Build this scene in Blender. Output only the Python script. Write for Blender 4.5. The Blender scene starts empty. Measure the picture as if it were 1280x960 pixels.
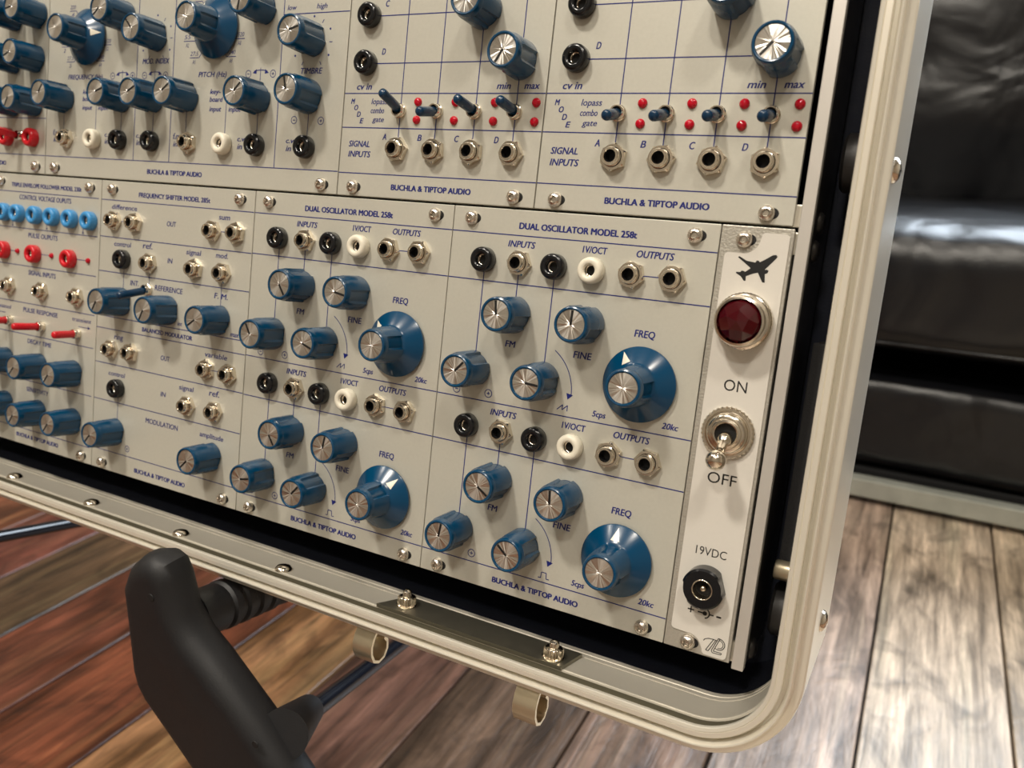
import bpy, bmesh, math, random
from mathutils import Matrix, Vector
random.seed(4)
PI = math.pi
MM = 0.001
SC = bpy.context.scene
COL = SC.collection
TILT = math.radians(78.958)          # panels lean back a little from upright
EX = Vector((1, 0, 0)); EY = Vector((0, .19153, .98149)); EZ = Vector((0, -.98149, .19153))
ORG = Vector((0, 0, .3267))          # bottom left corner of the nearest oscillator, above the floor
def W(x, y, z=0.0):
    return ORG + EX * (x * MM) + EY * (y * MM) + EZ * (z * MM)

# ---------------------------------------------------------------- camera
cam_d = bpy.data.cameras.new('camera'); cam = bpy.data.objects.new('camera', cam_d); COL.objects.link(cam)
cam_d.sensor_width = 36; cam_d.lens = 36 * 1021.16 / 1280
R = Matrix(((0.88078548, 0.15837876, -0.44624332), (0.47317377, -0.25858998, 0.84216258), (0.01798662, -0.95291521, -0.30270298)))
rot = Matrix((R.col[0], -R.col[1], -R.col[2])).transposed()
cam.matrix_world = Matrix.Translation((.15082, -.2160, .4800)) @ rot.to_4x4()
cam_d.clip_start = .01; cam_d.clip_end = 50
cam_d.dof.use_dof = True; cam_d.dof.focus_distance = .27; cam_d.dof.aperture_fstop = 17
SC.camera = cam
# ---------------------------------------------------------------- exposure, world, lamps
vs = SC.view_settings
vs.view_transform = 'Standard'; vs.look = 'None'; vs.gamma = 1; vs.use_curve_mapping = False; vs.exposure = 0.0
wd = bpy.data.worlds.new('sky'); SC.world = wd; wd.use_nodes = True
wd.node_tree.nodes['Background'].inputs[0].default_value = (.62, .80, 1, 1)
wd.node_tree.nodes['Background'].inputs[1].default_value = 2.0
def area(name, loc, target, size, power, color, sy=None):
    l = bpy.data.lights.new(name, 'AREA'); l.energy = power; l.color = color
    if sy: l.shape = 'RECTANGLE'; l.size = size; l.size_y = sy
    else: l.shape = 'DISK'; l.size = size
    o = bpy.data.objects.new(name, l); COL.objects.link(o); o.location = loc
    o.rotation_euler = (Vector(target) - Vector(loc)).to_track_quat('-Z', 'Y').to_euler()
    return o
WARM = (1, .92, .80)
area('ceiling_and_added_lamps', (-.50, -.95, 2.36), (-.05, 0, .4), .26, 38, WARM)
area('ceiling_and_added_lamps', (.75, -.75, 2.36), (.05, 0, .4), .26, 17, WARM)
area('ceiling_and_added_lamps', (.15, -1.75, 2.36), (.05, 0, .4), .26, 22, WARM)  # added light, put in to draw more highlight fans on the knob caps
area('ceiling_and_added_lamps', (-1.45, -.55, 2.36), (-.3, 0, .3), .26, 9, WARM)  # also added for the cap highlights, from the left
area('ceiling_and_added_lamps', (.35, .45, 2.36), (.3, .5, 0), .30, 8, WARM)
area('window_daylight', (.75, 1.84, 1.5), (.3, .2, .1), 1.5, 85, (.80, .90, 1), 1.0)

# ---------------------------------------------------------------- materials
def lin(r, g, b):
    f = lambda c: (c / 255 / 12.92) if c <= 10 else ((c / 255 + .055) / 1.055) ** 2.4
    return (f(r), f(g), f(b), 1)
def mat(name, col, rough=.5, metal=0, noise=0, nscale=300, bump=0, bscale=800, coat=0, stretch=None, emit=None, ior=1.5):
    m = bpy.data.materials.new(name); m.use_nodes = True
    nt = m.node_tree; N = nt.nodes; L = nt.links; b = N['Principled BSDF']
    b.inputs['Base Color'].default_value = col; b.inputs['Roughness'].default_value = rough
    b.inputs['Metallic'].default_value = metal; b.inputs['Coat Weight'].default_value = coat; b.inputs['IOR'].default_value = ior
    tc = N.new('ShaderNodeTexCoord'); mp = N.new('ShaderNodeMapping'); L.new(tc.outputs['Object'], mp.inputs[0])
    if stretch: mp.inputs['Scale'].default_value = stretch
    if noise:
        n = N.new('ShaderNodeTexNoise'); n.inputs['Scale'].default_value = nscale; n.inputs['Detail'].default_value = 3
        L.new(mp.outputs[0], n.inputs['Vector'])
        r = N.new('ShaderNodeMapRange'); r.inputs['To Min'].default_value = 1 - noise; r.inputs['To Max'].default_value = 1 + noise
        L.new(n.outputs['Fac'], r.inputs[0])
        mx = N.new('ShaderNodeVectorMath'); mx.operation = 'SCALE'; mx.inputs[0].default_value = col[:3]
        L.new(r.outputs[0], mx.inputs['Scale']); L.new(mx.outputs[0], b.inputs['Base Color'])
        r2 = N.new('ShaderNodeMapRange'); r2.inputs['To Min'].default_value = max(.02, rough - noise * .5); r2.inputs['To Max'].default_value = rough + noise * .5
        L.new(n.outputs['Fac'], r2.inputs[0]); L.new(r2.outputs[0], b.inputs['Roughness'])
    if bump:
        n2 = N.new('ShaderNodeTexNoise'); n2.inputs['Scale'].default_value = bscale; n2.inputs['Detail'].default_value = 4
        L.new(mp.outputs[0], n2.inputs['Vector'])
        bp = N.new('ShaderNodeBump'); bp.inputs['Strength'].default_value = bump; bp.inputs['Distance'].default_value = .0004
        L.new(n2.outputs['Fac'], bp.inputs['Height']); L.new(bp.outputs[0], b.inputs['Normal'])
    return m
M = {}
M['panel'] = mat('silvered_panel', lin(192, 190, 179), .42, .25, .05, 900, .05, 2500)
M['ink'] = mat('blue_ink', lin(14, 28, 108), .5)
M['black_ink'] = mat('black_ink', lin(14, 14, 16), .5)
M['blue'] = mat('blue_plastic', lin(0, 60, 94), .22, 0, .02, 300)
M['black'] = mat('black_plastic', lin(13, 15, 19), .2, 0, .05, 400)
M['white'] = mat('white_plastic', lin(226, 220, 203), .3, 0, .03, 400)
M['red'] = mat('red_plastic', lin(196, 18, 34), .28, 0, .05, 400)
M['pale_blue'] = mat('pale_blue_plastic', lin(60, 140, 200), .28, 0, .05, 400)
M['nickel'] = mat('nickel_plate', lin(226, 216, 200), .17, 1, .10, 900)
M['steel'] = mat('steel_screw', lin(222, 214, 204), .28, 1, .12, 700)
M['dark'] = mat('dark_recess', lin(5, 6, 9), .7)
M['liner'] = mat('black_liner', lin(15, 21, 38), .75, 0, .25, 120, .3, 900)
M['foam'] = mat('black_foam', lin(44, 44, 46), .9, 0, .25, 700, .6, 1800)
M['alu'] = mat('anodised_aluminium', lin(222, 216, 202), .34, .55, .03, 60, 0, 700, stretch=(.06, 1, 1))
M['alu_v'] = mat('anodised_aluminium_upright', lin(210, 206, 200), .36, .55, .06, 60, .06, 700, stretch=(1, .06, 1))
M['plate'] = mat('steel_plate', lin(150, 146, 132), .34, .9, .10, 300)
M['channel'] = mat('shade_toned_channel_aluminium', lin(128, 124, 108), .42, .8, .06, 60, stretch=(.06, 1, 1))  # dark surroundings mirrored in the channel are painted into this colour
M['lip'] = mat('satin_rim_aluminium', lin(232, 227, 214), .28, .5, .02, 60, 0, 700, stretch=(.06, 1, 1))
M['navy'] = mat('dark_blue_lever_plastic', lin(4, 46, 76), .25, 0, .02, 300)
M['black_metal'] = mat('black_anodised_metal', lin(58, 56, 56), .34, .6, .1, 200)
M['overlay'] = mat('white_overlay_label', lin(214, 210, 202), .38, 0.1, .02, 900, .04, 1500)
M['raw'] = mat('rough_galvanised_plate', lin(184, 180, 170), .35, .5, .14, 1500, .5, 1400)
M['bumper'] = mat('lit_toned_black_rubber', lin(44, 42, 42), .5, 0, .2, 150, .1, 900)  # paler than the stand rubber: light on the bumpers is put into the colour
M['rubber'] = mat('black_rubber', lin(17, 18, 22), .55, 0, .12, 150, .15, 1500)
M['tube'] = mat('black_gloss_tube', lin(10, 13, 22), .22, 0, .05, 100)
M['brass'] = mat('satin_latch', lin(212, 199, 172), .30, .85, .08, 200, .05, 600)
M['wall'] = mat('painted_wall', lin(150, 140, 124), .8, 0, .03, 4, .1, 60)
M['ceil'] = mat('ceiling_paint', lin(170, 162, 150), .85, 0, .02, 4)
M['oldmetal'] = mat('scuffed_aluminium_rail', lin(165, 168, 160), .45, .4, .22, 45, .1, 300)
# clear jewel and red lens
m = mat('red_jewel', lin(84, 3, 18), .06, 0, coat=.6); b = m.node_tree.nodes['Principled BSDF']
b.inputs['Transmission Weight'].default_value = .45; M['jewel'] = m
m = mat('red_lens', lin(200, 10, 40), .1, 0); b = m.node_tree.nodes['Principled BSDF']
b.inputs['Transmission Weight'].default_value = .25; M['lens'] = m
# spun aluminium cap: brushed in rings, so highlights fan out from the centre
m = mat('spun_aluminium', lin(236, 232, 226), .28, 1); nt = m.node_tree; b = nt.nodes['Principled BSDF']
b.inputs['Anisotropic'].default_value = .86; b.inputs['Anisotropic Rotation'].default_value = .25
tg = nt.nodes.new('ShaderNodeTangent'); tg.direction_type = 'RADIAL'; tg.axis = 'Z'; nt.links.new(tg.outputs[0], b.inputs['Tangent'])
N = nt.nodes; L = nt.links   # turning marks: the face is very slightly wavy round its centre
tc = N.new('ShaderNodeTexCoord'); gr = N.new('ShaderNodeTexGradient'); gr.gradient_type = 'RADIAL'; L.new(tc.outputs['Object'], gr.inputs['Vector'])
no = N.new('ShaderNodeTexNoise'); no.noise_dimensions = '1D'; no.inputs['Scale'].default_value = 9; no.inputs['Detail'].default_value = 2; L.new(gr.outputs['Fac'], no.inputs['W'])
bu = N.new('ShaderNodeBump'); bu.inputs['Strength'].default_value = .5; bu.inputs['Distance'].default_value = .0012; L.new(no.outputs['Fac'], bu.inputs['Height']); L.new(bu.outputs[0], b.inputs['Normal'])
M['cap'] = m
# leather
m = mat('black_leather', lin(12, 13, 17), .36); nt = m.node_tree; N = nt.nodes; L = nt.links; b = N['Principled BSDF']
tc = N.new('ShaderNodeTexCoord')
n1 = N.new('ShaderNodeTexNoise'); n1.inputs['Scale'].default_value = 6; n1.inputs['Detail'].default_value = 2.5; n1.inputs['Distortion'].default_value = .6
n2 = N.new('ShaderNodeTexVoronoi'); n2.inputs['Scale'].default_value = 420
L.new(tc.outputs['Object'], n1.inputs['Vector']); L.new(tc.outputs['Object'], n2.inputs['Vector'])
b1 = N.new('ShaderNodeBump'); b1.inputs['Strength'].default_value = .75; b1.inputs['Distance'].default_value = .03; L.new(n1.outputs['Fac'], b1.inputs['Height'])
b2 = N.new('ShaderNodeBump'); b2.inputs['Strength'].default_value = .25; b2.inputs['Distance'].default_value = .0006; L.new(n2.outputs['Distance'], b2.inputs['Height'])
L.new(b1.outputs[0], b2.inputs['Normal']); L.new(b2.outputs[0], b.inputs['Normal']); M['leather'] = m
# wood: one material, colours per plank come from the object colour and a per-object random offset
def wood_mat():
    m = bpy.data.materials.new('acacia_wood'); m.use_nodes = True; nt = m.node_tree; N = nt.nodes; L = nt.links; b = N['Principled BSDF']
    tc = N.new('ShaderNodeTexCoord'); oi = N.new('ShaderNodeObjectInfo')
    off = N.new('ShaderNodeVectorMath'); off.operation = 'SCALE'; off.inputs[0].default_value = (7.3, 13.1, 3.7); L.new(oi.outputs['Random'], off.inputs['Scale'])
    ad = N.new('ShaderNodeVectorMath'); ad.operation = 'ADD'; L.new(tc.outputs['Object'], ad.inputs[0]); L.new(off.outputs[0], ad.inputs[1])
    def noise(scale, st, det=5, dist=0, rough=.55):
        mp = N.new('ShaderNodeMapping'); mp.inputs['Scale'].default_value = st; L.new(ad.outputs[0], mp.inputs[0])
        n = N.new('ShaderNodeTexNoise'); n.inputs['Scale'].default_value = scale; n.inputs['Detail'].default_value = det
        n.inputs['Distortion'].default_value = dist; n.inputs['Roughness'].default_value = rough; L.new(mp.outputs[0], n.inputs['Vector']); return n
    big = noise(9, (1.6, .35, 1), 4, 1.5)
    grain = noise(90, (1, .06, 1), 6, .6, .7)
    fine = noise(420, (1, .05, 1), 4, .2, .7)
    blot = noise(14, (1, .6, 1), 3, 2.5)
    hs = N.new('ShaderNodeHueSaturation'); L.new(oi.outputs['Color'], hs.inputs['Color']); hs.inputs['Value'].default_value = .30; hs.inputs['Saturation'].default_value = 1.12
    hl = N.new('ShaderNodeHueSaturation'); L.new(oi.outputs['Color'], hl.inputs['Color']); hl.inputs['Value'].default_value = 1.75; hl.inputs['Saturation'].default_value = .95
    r1 = N.new('ShaderNodeMapRange'); r1.inputs['From Min'].default_value = .36; r1.inputs['From Max'].default_value = .66; L.new(big.outputs['Fac'], r1.inputs[0])
    m1 = N.new('ShaderNodeMix'); m1.data_type = 'RGBA'; L.new(r1.outputs[0], m1.inputs['Factor']); L.new(hs.outputs[0], m1.inputs['A']); L.new(hl.outputs[0], m1.inputs['B'])
    stk = noise(30, (1, .05, 1), 4, .8, .6)
    r5 = N.new('ShaderNodeMapRange'); r5.inputs['From Min'].default_value = .54; r5.inputs['From Max'].default_value = .66; r5.inputs['To Max'].default_value = .55; L.new(stk.outputs['Fac'], r5.inputs[0])
    mo = N.new('ShaderNodeMix'); mo.data_type = 'RGBA'; ho = N.new('ShaderNodeHueSaturation'); ho.inputs['Value'].default_value = 1.7; ho.inputs['Saturation'].default_value = .9; ho.inputs['Hue'].default_value = .525; L.new(oi.outputs['Color'], ho.inputs['Color']); L.new(ho.outputs[0], mo.inputs['B']); L.new(r5.outputs[0], mo.inputs['Factor']); L.new(m1.outputs['Result'], mo.inputs['A']); m1 = mo
    m0 = N.new('ShaderNodeMix'); m0.data_type = 'RGBA'; m0.inputs['Factor'].default_value = .3; L.new(m1.outputs['Result'], m0.inputs['A']); L.new(oi.outputs['Color'], m0.inputs['B'])
    r2 = N.new('ShaderNodeMapRange'); r2.inputs['From Min'].default_value = .3; r2.inputs['From Max'].default_value = .7; r2.inputs['To Min'].default_value = .32; r2.inputs['To Max'].default_value = 1.4; L.new(grain.outputs['Fac'], r2.inputs[0])
    r3 = N.new('ShaderNodeMapRange'); r3.inputs['From Min'].default_value = .3; r3.inputs['From Max'].default_value = .7; r3.inputs['To Min'].default_value = .72; r3.inputs['To Max'].default_value = 1.25; L.new(fine.outputs['Fac'], r3.inputs[0])
    r4 = N.new('ShaderNodeMapRange'); r4.inputs['From Min'].default_value = .3; r4.inputs['From Max'].default_value = .5; r4.inputs['To Min'].default_value = .5; r4.inputs['To Max'].default_value = 1; L.new(blot.outputs['Fac'], r4.inputs[0])
    mu = N.new('ShaderNodeMath'); mu.operation = 'MULTIPLY'; L.new(r2.outputs[0], mu.inputs[0]); L.new(r3.outputs[0], mu.inputs[1])
    mu2 = N.new('ShaderNodeMath'); mu2.operation = 'MULTIPLY'; L.new(mu.outputs[0], mu2.inputs[0]); L.new(r4.outputs[0], mu2.inputs[1])
    sc = N.new('ShaderNodeVectorMath'); sc.operation = 'SCALE'; L.new(m0.outputs['Result'], sc.inputs[0]); L.new(mu2.outputs[0], sc.inputs['Scale'])
    L.new(sc.outputs[0], b.inputs['Base Color'])
    rr = N.new('ShaderNodeMapRange'); rr.inputs['To Min'].default_value = .26; rr.inputs['To Max'].default_value = .5; L.new(grain.outputs['Fac'], rr.inputs[0]); L.new(rr.outputs[0], b.inputs['Roughness'])
    bu = N.new('ShaderNodeBump'); bu.inputs['Strength'].default_value = .5; bu.inputs['Distance'].default_value = .0015; L.new(grain.outputs['Fac'], bu.inputs['Height'])
    bu2 = N.new('ShaderNodeBump'); bu2.inputs['Strength'].default_value = .5; bu2.inputs['Distance'].default_value = .0022; L.new(blot.outputs['Fac'], bu2.inputs['Height']); L.new(bu.outputs[0], bu2.inputs['Normal'])
    L.new(bu2.outputs[0], b.inputs['Normal'])
    return m
M['wood'] = wood_mat()

# ---------------------------------------------------------------- helpers
def obj(name, bm, m, parent=None, loc=None, rot=None, smooth=False, ang=None):
    me = bpy.data.meshes.new(name)
    if isinstance(bm, bmesh.types.BMesh): bm.to_mesh(me); bm.free()
    else: me = bm
    if m is not None and not me.materials: me.materials.append(m)
    if smooth:
        for p in me.polygons: p.use_smooth = True
        if ang: me.set_sharp_from_angle(angle=math.radians(ang))
    o = bpy.data.objects.new(name, me); COL.objects.link(o)
    if parent is not None: o.parent = parent
    if loc is not None: o.location = loc
    if rot is not None: o.rotation_euler = rot
    return o
def empty(name, loc, rot=(0, 0, 0)):
    o = bpy.data.objects.new(name, None); COL.objects.link(o); o.location = loc; o.rotation_euler = rot; o.empty_display_size = .02
    return o
def tag(o, label, cat, group=None):
    o['label'] = label; o['category'] = cat
    if group: o['group'] = group
    return o
def struct(o): o['kind'] = 'structure'; return o
def dup(root, loc, parent, rz=0):
    r = root.copy(); COL.objects.link(r); r.parent = parent; r.location = loc; r.rotation_euler = (0, 0, rz)
    for ch in list(root.children):
        c = ch.copy(); COL.objects.link(c); c.parent = r
    return r
def box(bm, c, s, bev=0, seg=2, rot=None):
    r = bmesh.ops.create_cube(bm, size=1)
    bmesh.ops.scale(bm, vec=s, verts=r['verts'])
    if bev:
        es = list({e for v in r['verts'] for e in v.link_edges})
        q = bmesh.ops.bevel(bm, geom=es, offset=bev, segments=seg, affect='EDGES', profile=.6)
        vs_ = list({v for f in q['faces'] for v in f.verts} | {v for v in r['verts'] if v.is_valid})
    else: vs_ = r['verts']
    if rot: bmesh.ops.rotate(bm, verts=vs_, cent=(0, 0, 0), matrix=rot)
    bmesh.ops.translate(bm, vec=c, verts=vs_)
    return vs_
def lathe(bm, prof, seg=32, mod=None, c=(0, 0, 0), mtx=None, cap0=False, cap1=False):
    """prof: (r, z) pairs, in mm; mod(i_row, angle) -> radius factor offset in mm"""
    rows = []
    for k, (r, z) in enumerate(prof):
        if r <= 1e-6:
            p = Vector((0, 0, z * MM));
            if mtx: p = mtx @ p
            rows.append([bm.verts.new(p + Vector(c))]); continue
        row = []
        for i in range(seg):
            a = 2 * PI * i / seg; rr = r + (mod(k, a) if mod else 0)
            p = Vector((rr * MM * math.cos(a), rr * MM * math.sin(a), z * MM))
            if mtx: p = mtx @ p
            row.append(bm.verts.new(p + Vector(c)))
        rows.append(row)
    for a, b_ in zip(rows, rows[1:]):
        n = max(len(a), len(b_))
        for i in range(n):
            j = (i + 1) % n
            if len(a) == 1 and len(b_) > 1: bm.faces.new((a[0], b_[i], b_[j])) if False else bm.faces.new((a[0], b_[j], b_[i]))
            elif len(b_) == 1 and len(a) > 1: bm.faces.new((a[i], a[j], b_[0]))
            elif len(a) > 1: bm.faces.new((a[i], a[j], b_[j], b_[i]))
    if cap0 and len(rows[0]) > 1: bm.faces.new(list(reversed(rows[0])))
    if cap1 and len(rows[-1]) > 1: bm.faces.new(rows[-1])
    return rows
def tube(bm, p0, p1, r, seg=20, r1=None, cap=True):
    p0 = Vector(p0); p1 = Vector(p1); d = p1 - p0; q = d.to_track_quat('Z', 'Y').to_matrix().to_4x4(); L_ = d.length / MM
    lathe(bm, [(r, 0), (r1 or r, L_)], seg, c=p0, mtx=q, cap0=cap, cap1=cap)
def prism(bm, pts, z0, z1, S=MM):
    lo = [bm.verts.new((x * S, y * S, z0 * S)) for x, y in pts]; hi = [bm.verts.new((x * S, y * S, z1 * S)) for x, y in pts]
    n = len(pts); bm.faces.new(hi); bm.faces.new(list(reversed(lo)))
    for i in range(n):
        j = (i + 1) % n; bm.faces.new((lo[i], lo[j], hi[j], hi[i]))

# ---- flat print: lines and lettering lie .04 mm proud of the panel, all of one panel in one mesh
PZ = .04
class Print:
    def __init__(s): s.bm = bmesh.new()
    def line(s, x0, y0, x1, y1, w=.35):
        d = Vector((x1 - x0, y1 - y0)); n = Vector((-d.y, d.x)).normalized() * w / 2
        s.poly([(x0 + n.x, y0 + n.y), (x0 - n.x, y0 - n.y), (x1 - n.x, y1 - n.y), (x1 + n.x, y1 + n.y)])
    def poly(s, pts):
        vs_ = [s.bm.verts.new((x * MM, y * MM, PZ * MM)) for x, y in pts]; f = s.bm.faces.new(vs_); f.normal_update()
        if f.normal.z < 0: f.normal_flip()
    def path(s, pts, w=.35):
        for a, b_ in zip(pts, pts[1:]): s.line(*a, *b_, w)
    def arc(s, c, r, a0, a1, w=.35, n=24):
        s.path([(c[0] + r * math.cos(math.radians(a0 + (a1 - a0) * i / n)), c[1] + r * math.sin(math.radians(a0 + (a1 - a0) * i / n))) for i in range(n + 1)], w)
    def dot(s, x, y, r): s.poly([(x + r * math.cos(i * PI / 6), y + r * math.sin(i * PI / 6)) for i in range(12)])
    def sign(s, x, y, plus, r=1.35):
        s.arc((x, y), r, 0, 360, .28, 20); s.line(x - .6, y, x + .6, y, .3)
        if plus: s.line(x, y - .6, x, y + .6, .3)
    def text(s, t, x0, x1, y, h, shear=.2, bold=.02, rot=0):
        cu = bpy.data.curves.new('t', 'FONT'); cu.body = t; cu.shear = shear; cu.resolution_u = 3
        o = bpy.data.objects.new('t', cu); COL.objects.link(o)
        dg = bpy.context.evaluated_depsgraph_get(); me = bpy.data.meshes.new_from_object(o.evaluated_get(dg))
        bpy.data.objects.remove(o); bpy.data.curves.remove(cu)
        xs = [v.co.x for v in me.vertices]; mn, mxx = min(xs), max(xs)
        cap = .73 if any(ch.isupper() or ch.isdigit() or ch in 'ldkbht' for ch in t) else .55
        sx = (x1 - x0) / (mxx - mn); sy = h / cap
        n0 = len(s.bm.verts); me.transform(Matrix(((sx * MM, 0, 0, (x0 - mn * sx) * MM), (0, sy * MM, 0, y * MM), (0, 0, 0, PZ * MM), (0, 0, 0, 1))))
        s.bm.from_mesh(me)
        if bold:      # heavier stroke: struck twice, a hair apart
            me.transform(Matrix.Translation((bold * 8 * MM, bold * 2 * MM, .004 * MM))); s.bm.from_mesh(me)
            me.transform(Matrix.Translation((0, -bold * 4 * MM, .004 * MM))); s.bm.from_mesh(me)
        bpy.data.meshes.remove(me)
    def build(s, name, parent, m): return obj(name, s.bm, m, parent)

# ---------------------------------------------------------------- small parts, built once and copied
def lobes(k, a):
    # three raised grips separated by three shallow flutes
    t = (math.degrees(a) - 20) % 120
    return 0 if t < 78 else -.75
def flut(k, a): return lobes(k, a) if 0 < k < 4 else 0
def make_knob():
    bm = bmesh.new()
    prof = [(5.6, .25), (6.25, .25), (6.35, .8), (6.1, 9.6), (5.75, 10.6), (5.75, 10.9), (5.65, 12.2), (5.45, 12.8), (5.1, 13.0), (4.75, 12.9), (4.62, 12.5), (0, 12.5)]
    lathe(bm, prof, 60, flut); k = obj('knob', bm, M['blue'], smooth=True, ang=32)
    bm = bmesh.new(); lathe(bm, [(4.6, 12.55), (4.5, 12.66), (0, 12.66)], 48); obj('metal_cap', bm, M['cap'], k)
    bm = bmesh.new(); box(bm, (2.15 * MM, 0, 12.70 * MM), (4.5 * MM, .78 * MM, .08 * MM)); obj('pointer_line', bm, M['black_ink'], k)
    return k
def make_dial():
    bm = bmesh.new()
    prof = [(11.3, .5), (11.75, .9), (11.75, 1.5), (11.5, 1.75), (7.0, 5.0), (6.6, 5.3), (6.45, 5.6), (6.15, 12.4), (5.75, 13.4), (5.75, 13.7), (5.65, 15.2), (5.45, 15.8), (5.1, 16.0), (4.75, 15.9), (4.62, 15.5), (0, 15.5)]
    def md(k, a): return lobes(k, a) if 5 < k < 8 else 0
    lathe(bm, prof, 72, md); k = obj('dial_knob', bm, M['blue'], smooth=True, ang=30)
    bm = bmesh.new(); lathe(bm, [(4.6, 15.55), (4.5, 15.66), (0, 15.66)], 48); obj('metal_cap', bm, M['cap'], k)
    bm = bmesh.new()
    f = lambda r: (1.75 + (11.5 - r) * .7222 + .07) * MM
    grid = []
    for i in range(9):
        x = 7.35 + 3.65 * i / 8; hw = 1.45 * (1 - i / 8) + .02
        grid.append([bm.verts.new((x * MM, hw * j / 3 * MM, f(math.hypot(x, hw * j / 3)))) for j in range(-3, 4)])
    for p_, q_ in zip(grid, grid[1:]):
        for j in range(6): bm.faces.new((p_[j], q_[j], q_[j + 1], p_[j + 1]))
    obj('white_pointer', bm, M['white'], k)
    return k
def make_jack():
    bm = bmesh.new()
    hexm = lambda k, a: (3.85 / max(math.cos(((a + PI / 6) % (PI / 3)) - PI / 6), .5) - 4.0) if k < 2 else 0
    lathe(bm, [(4.0, 0), (4.0, 1.5), (3.85, 1.95), (3.1, 2.0), (3.0, 1.7)], 48, hexm)
    k = obj('metal_jack', bm, M['nickel'], smooth=True, ang=35)
    bm = bmesh.new(); lathe(bm, [(2.95, .2), (2.95, 2.5), (2.75, 2.6), (2.85, 2.9), (2.75, 3.9), (2.5, 4.2), (1.95, 4.2), (1.8, 4.0), (1.8, 1.2)], 32)
    obj('threaded_barrel', bm, M['nickel'], k, smooth=True, ang=45)
    bm = bmesh.new(); lathe(bm, [(1.8, 3.6), (1.8, .6), (0, .6)], 24); obj('socket_hole', bm, M['dark'], k)
    return k
def make_banana(color):
    bm = bmesh.new(); lathe(bm, [(4.0, 0), (4.2, .3), (4.2, 2.3), (4.05, 3.1), (3.6, 3.6), (2.9, 3.75), (2.2, 3.6), (1.85, 3.2), (1.75, 2.4)], 40)
    k = obj('banana_socket', bm, M[color], smooth=True)
    bm = bmesh.new(); lathe(bm, [(1.75, 1.7), (1.5, 1.6), (1.45, .5)], 24); obj('metal_sleeve', bm, M['nickel'], k, smooth=True)
    bm = bmesh.new(); lathe(bm, [(1.5, .8), (0, .8)], 20); obj('socket_hole', bm, M['dark'], k)
    return k
def make_screw():
    bm = bmesh.new(); lathe(bm, [(2.35, 0), (2.4, .4), (2.2, 1.3), (1.7, 1.9), (1.15, 2.1), (1.05, 1.95), (1.05, 1.0), (0, 1.0)], 30)
    k = obj('panel_screw', bm, M['steel'], smooth=True, ang=50)
    bm = bmesh.new(); prism(bm, [(a[0], a[1]) for a in [(1.0 + 2.35 * math.cos(t), 1.75 * math.sin(t)) for t in [i * PI / 10 - PI / 2 for i in range(11)]]] + [(-1, 1.75), (-1, -1.75)], -.02, .03)
    obj('mounting_slot', bm, M['dark'], k)
    bm = bmesh.new(); lathe(bm, [(1.04, 1.05), (0, .85)], 6); obj('hex_recess', bm, M['plate'], k)
    return k
def make_led(r):
    bm = bmesh.new(); lathe(bm, [(r, 0), (r, .35), (r * .85, .85), (r * .5, 1.2), (0, 1.3)], 24); k = obj('indicator_lamp', bm, M['lens'], smooth=True)
    return k
PROTO = {}
for nme, fn in (('knob', make_knob), ('dial', make_dial), ('jack', make_jack), ('screw', make_screw), ('led', lambda: make_led(1.48)), ('smalled', lambda: make_led(1.25)),
                ('bblack', lambda: make_banana('black')), ('bwhite', lambda: make_banana('white')), ('bred', lambda: make_banana('red')), ('bblue', lambda: make_banana('pale_blue'))):
    PROTO[nme] = fn()
def toggle(parent, x, y, dx, dy, h, color='navy', r=1.65, flat=False):
    bm = bmesh.new(); lathe(bm, [(2.5, 0), (2.5, .9), (2.25, 1.1), (2.25, 2.6), (2.05, 2.8), (1.7, 2.7), (1.6, 1.4)], 28)
    k = obj('toggle_switch', bm, M['nickel'], parent, (x * MM, y * MM, 0), smooth=True, ang=45)
    bm = bmesh.new(); lathe(bm, [(1.65, 1.6), (0, 1.6)], 20); obj('bushing_hole', bm, M['dark'], k)
    d = Vector((dx, dy, h)); n = d.normalized(); q = n.to_track_quat('Z', 'Y').to_matrix().to_4x4(); L_ = d.length
    bm = bmesh.new()
    if flat:
        S = q @ Matrix.Diagonal((1.45, .75, 1, 1)); lathe(bm, [(.9, 2), (1.5, 3.2), (1.8, 6), (1.8, L_ - .6), (1.3, L_), (0, L_)], 4, mtx=q @ Matrix.Rotation(PI / 4, 4, 'Z') @ Matrix.Diagonal((1.1, 1.1, 1, 1)))
    else:
        lathe(bm, [(r * .9, 1.8), (r, 2.4), (r, L_ - 1.2), (r * .9, L_ - .6), (r * .55, L_ - .15), (0, L_)], 24, mtx=q)
    obj('lever_cap', bm, M[color], k, smooth=True, ang=40)
    return k
def put(kind, parent, x, y, a=None):
    return dup(PROTO[kind], (x * MM, y * MM, 0), parent, math.radians(a) if a is not None else 0)

def module(name, X0, Y0, width, label):
    t = empty(name, W(X0, Y0), (TILT, 0, 0)); tag(t, label, 'synthesizer module')
    ph = 129.2 if Y0 == 0 else 128.5
    bm = bmesh.new(); box(bm, (width / 2 * MM, ph / 2 * MM, -1.0 * MM), ((width - .35) * MM, ph * MM, 2.0 * MM), .25 * MM, 2)
    obj('panel', bm, M['panel'], t)
    bm = bmesh.new(); box(bm, (width / 2 * MM, 64.25 * MM, -14 * MM), ((width - 8) * MM, 104 * MM, 23.9 * MM)); obj('circuit_housing', bm, M['black_metal'], t)
    return t
def screws(t, pts):
    for x, y in pts: put('screw', t, x, y)

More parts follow.
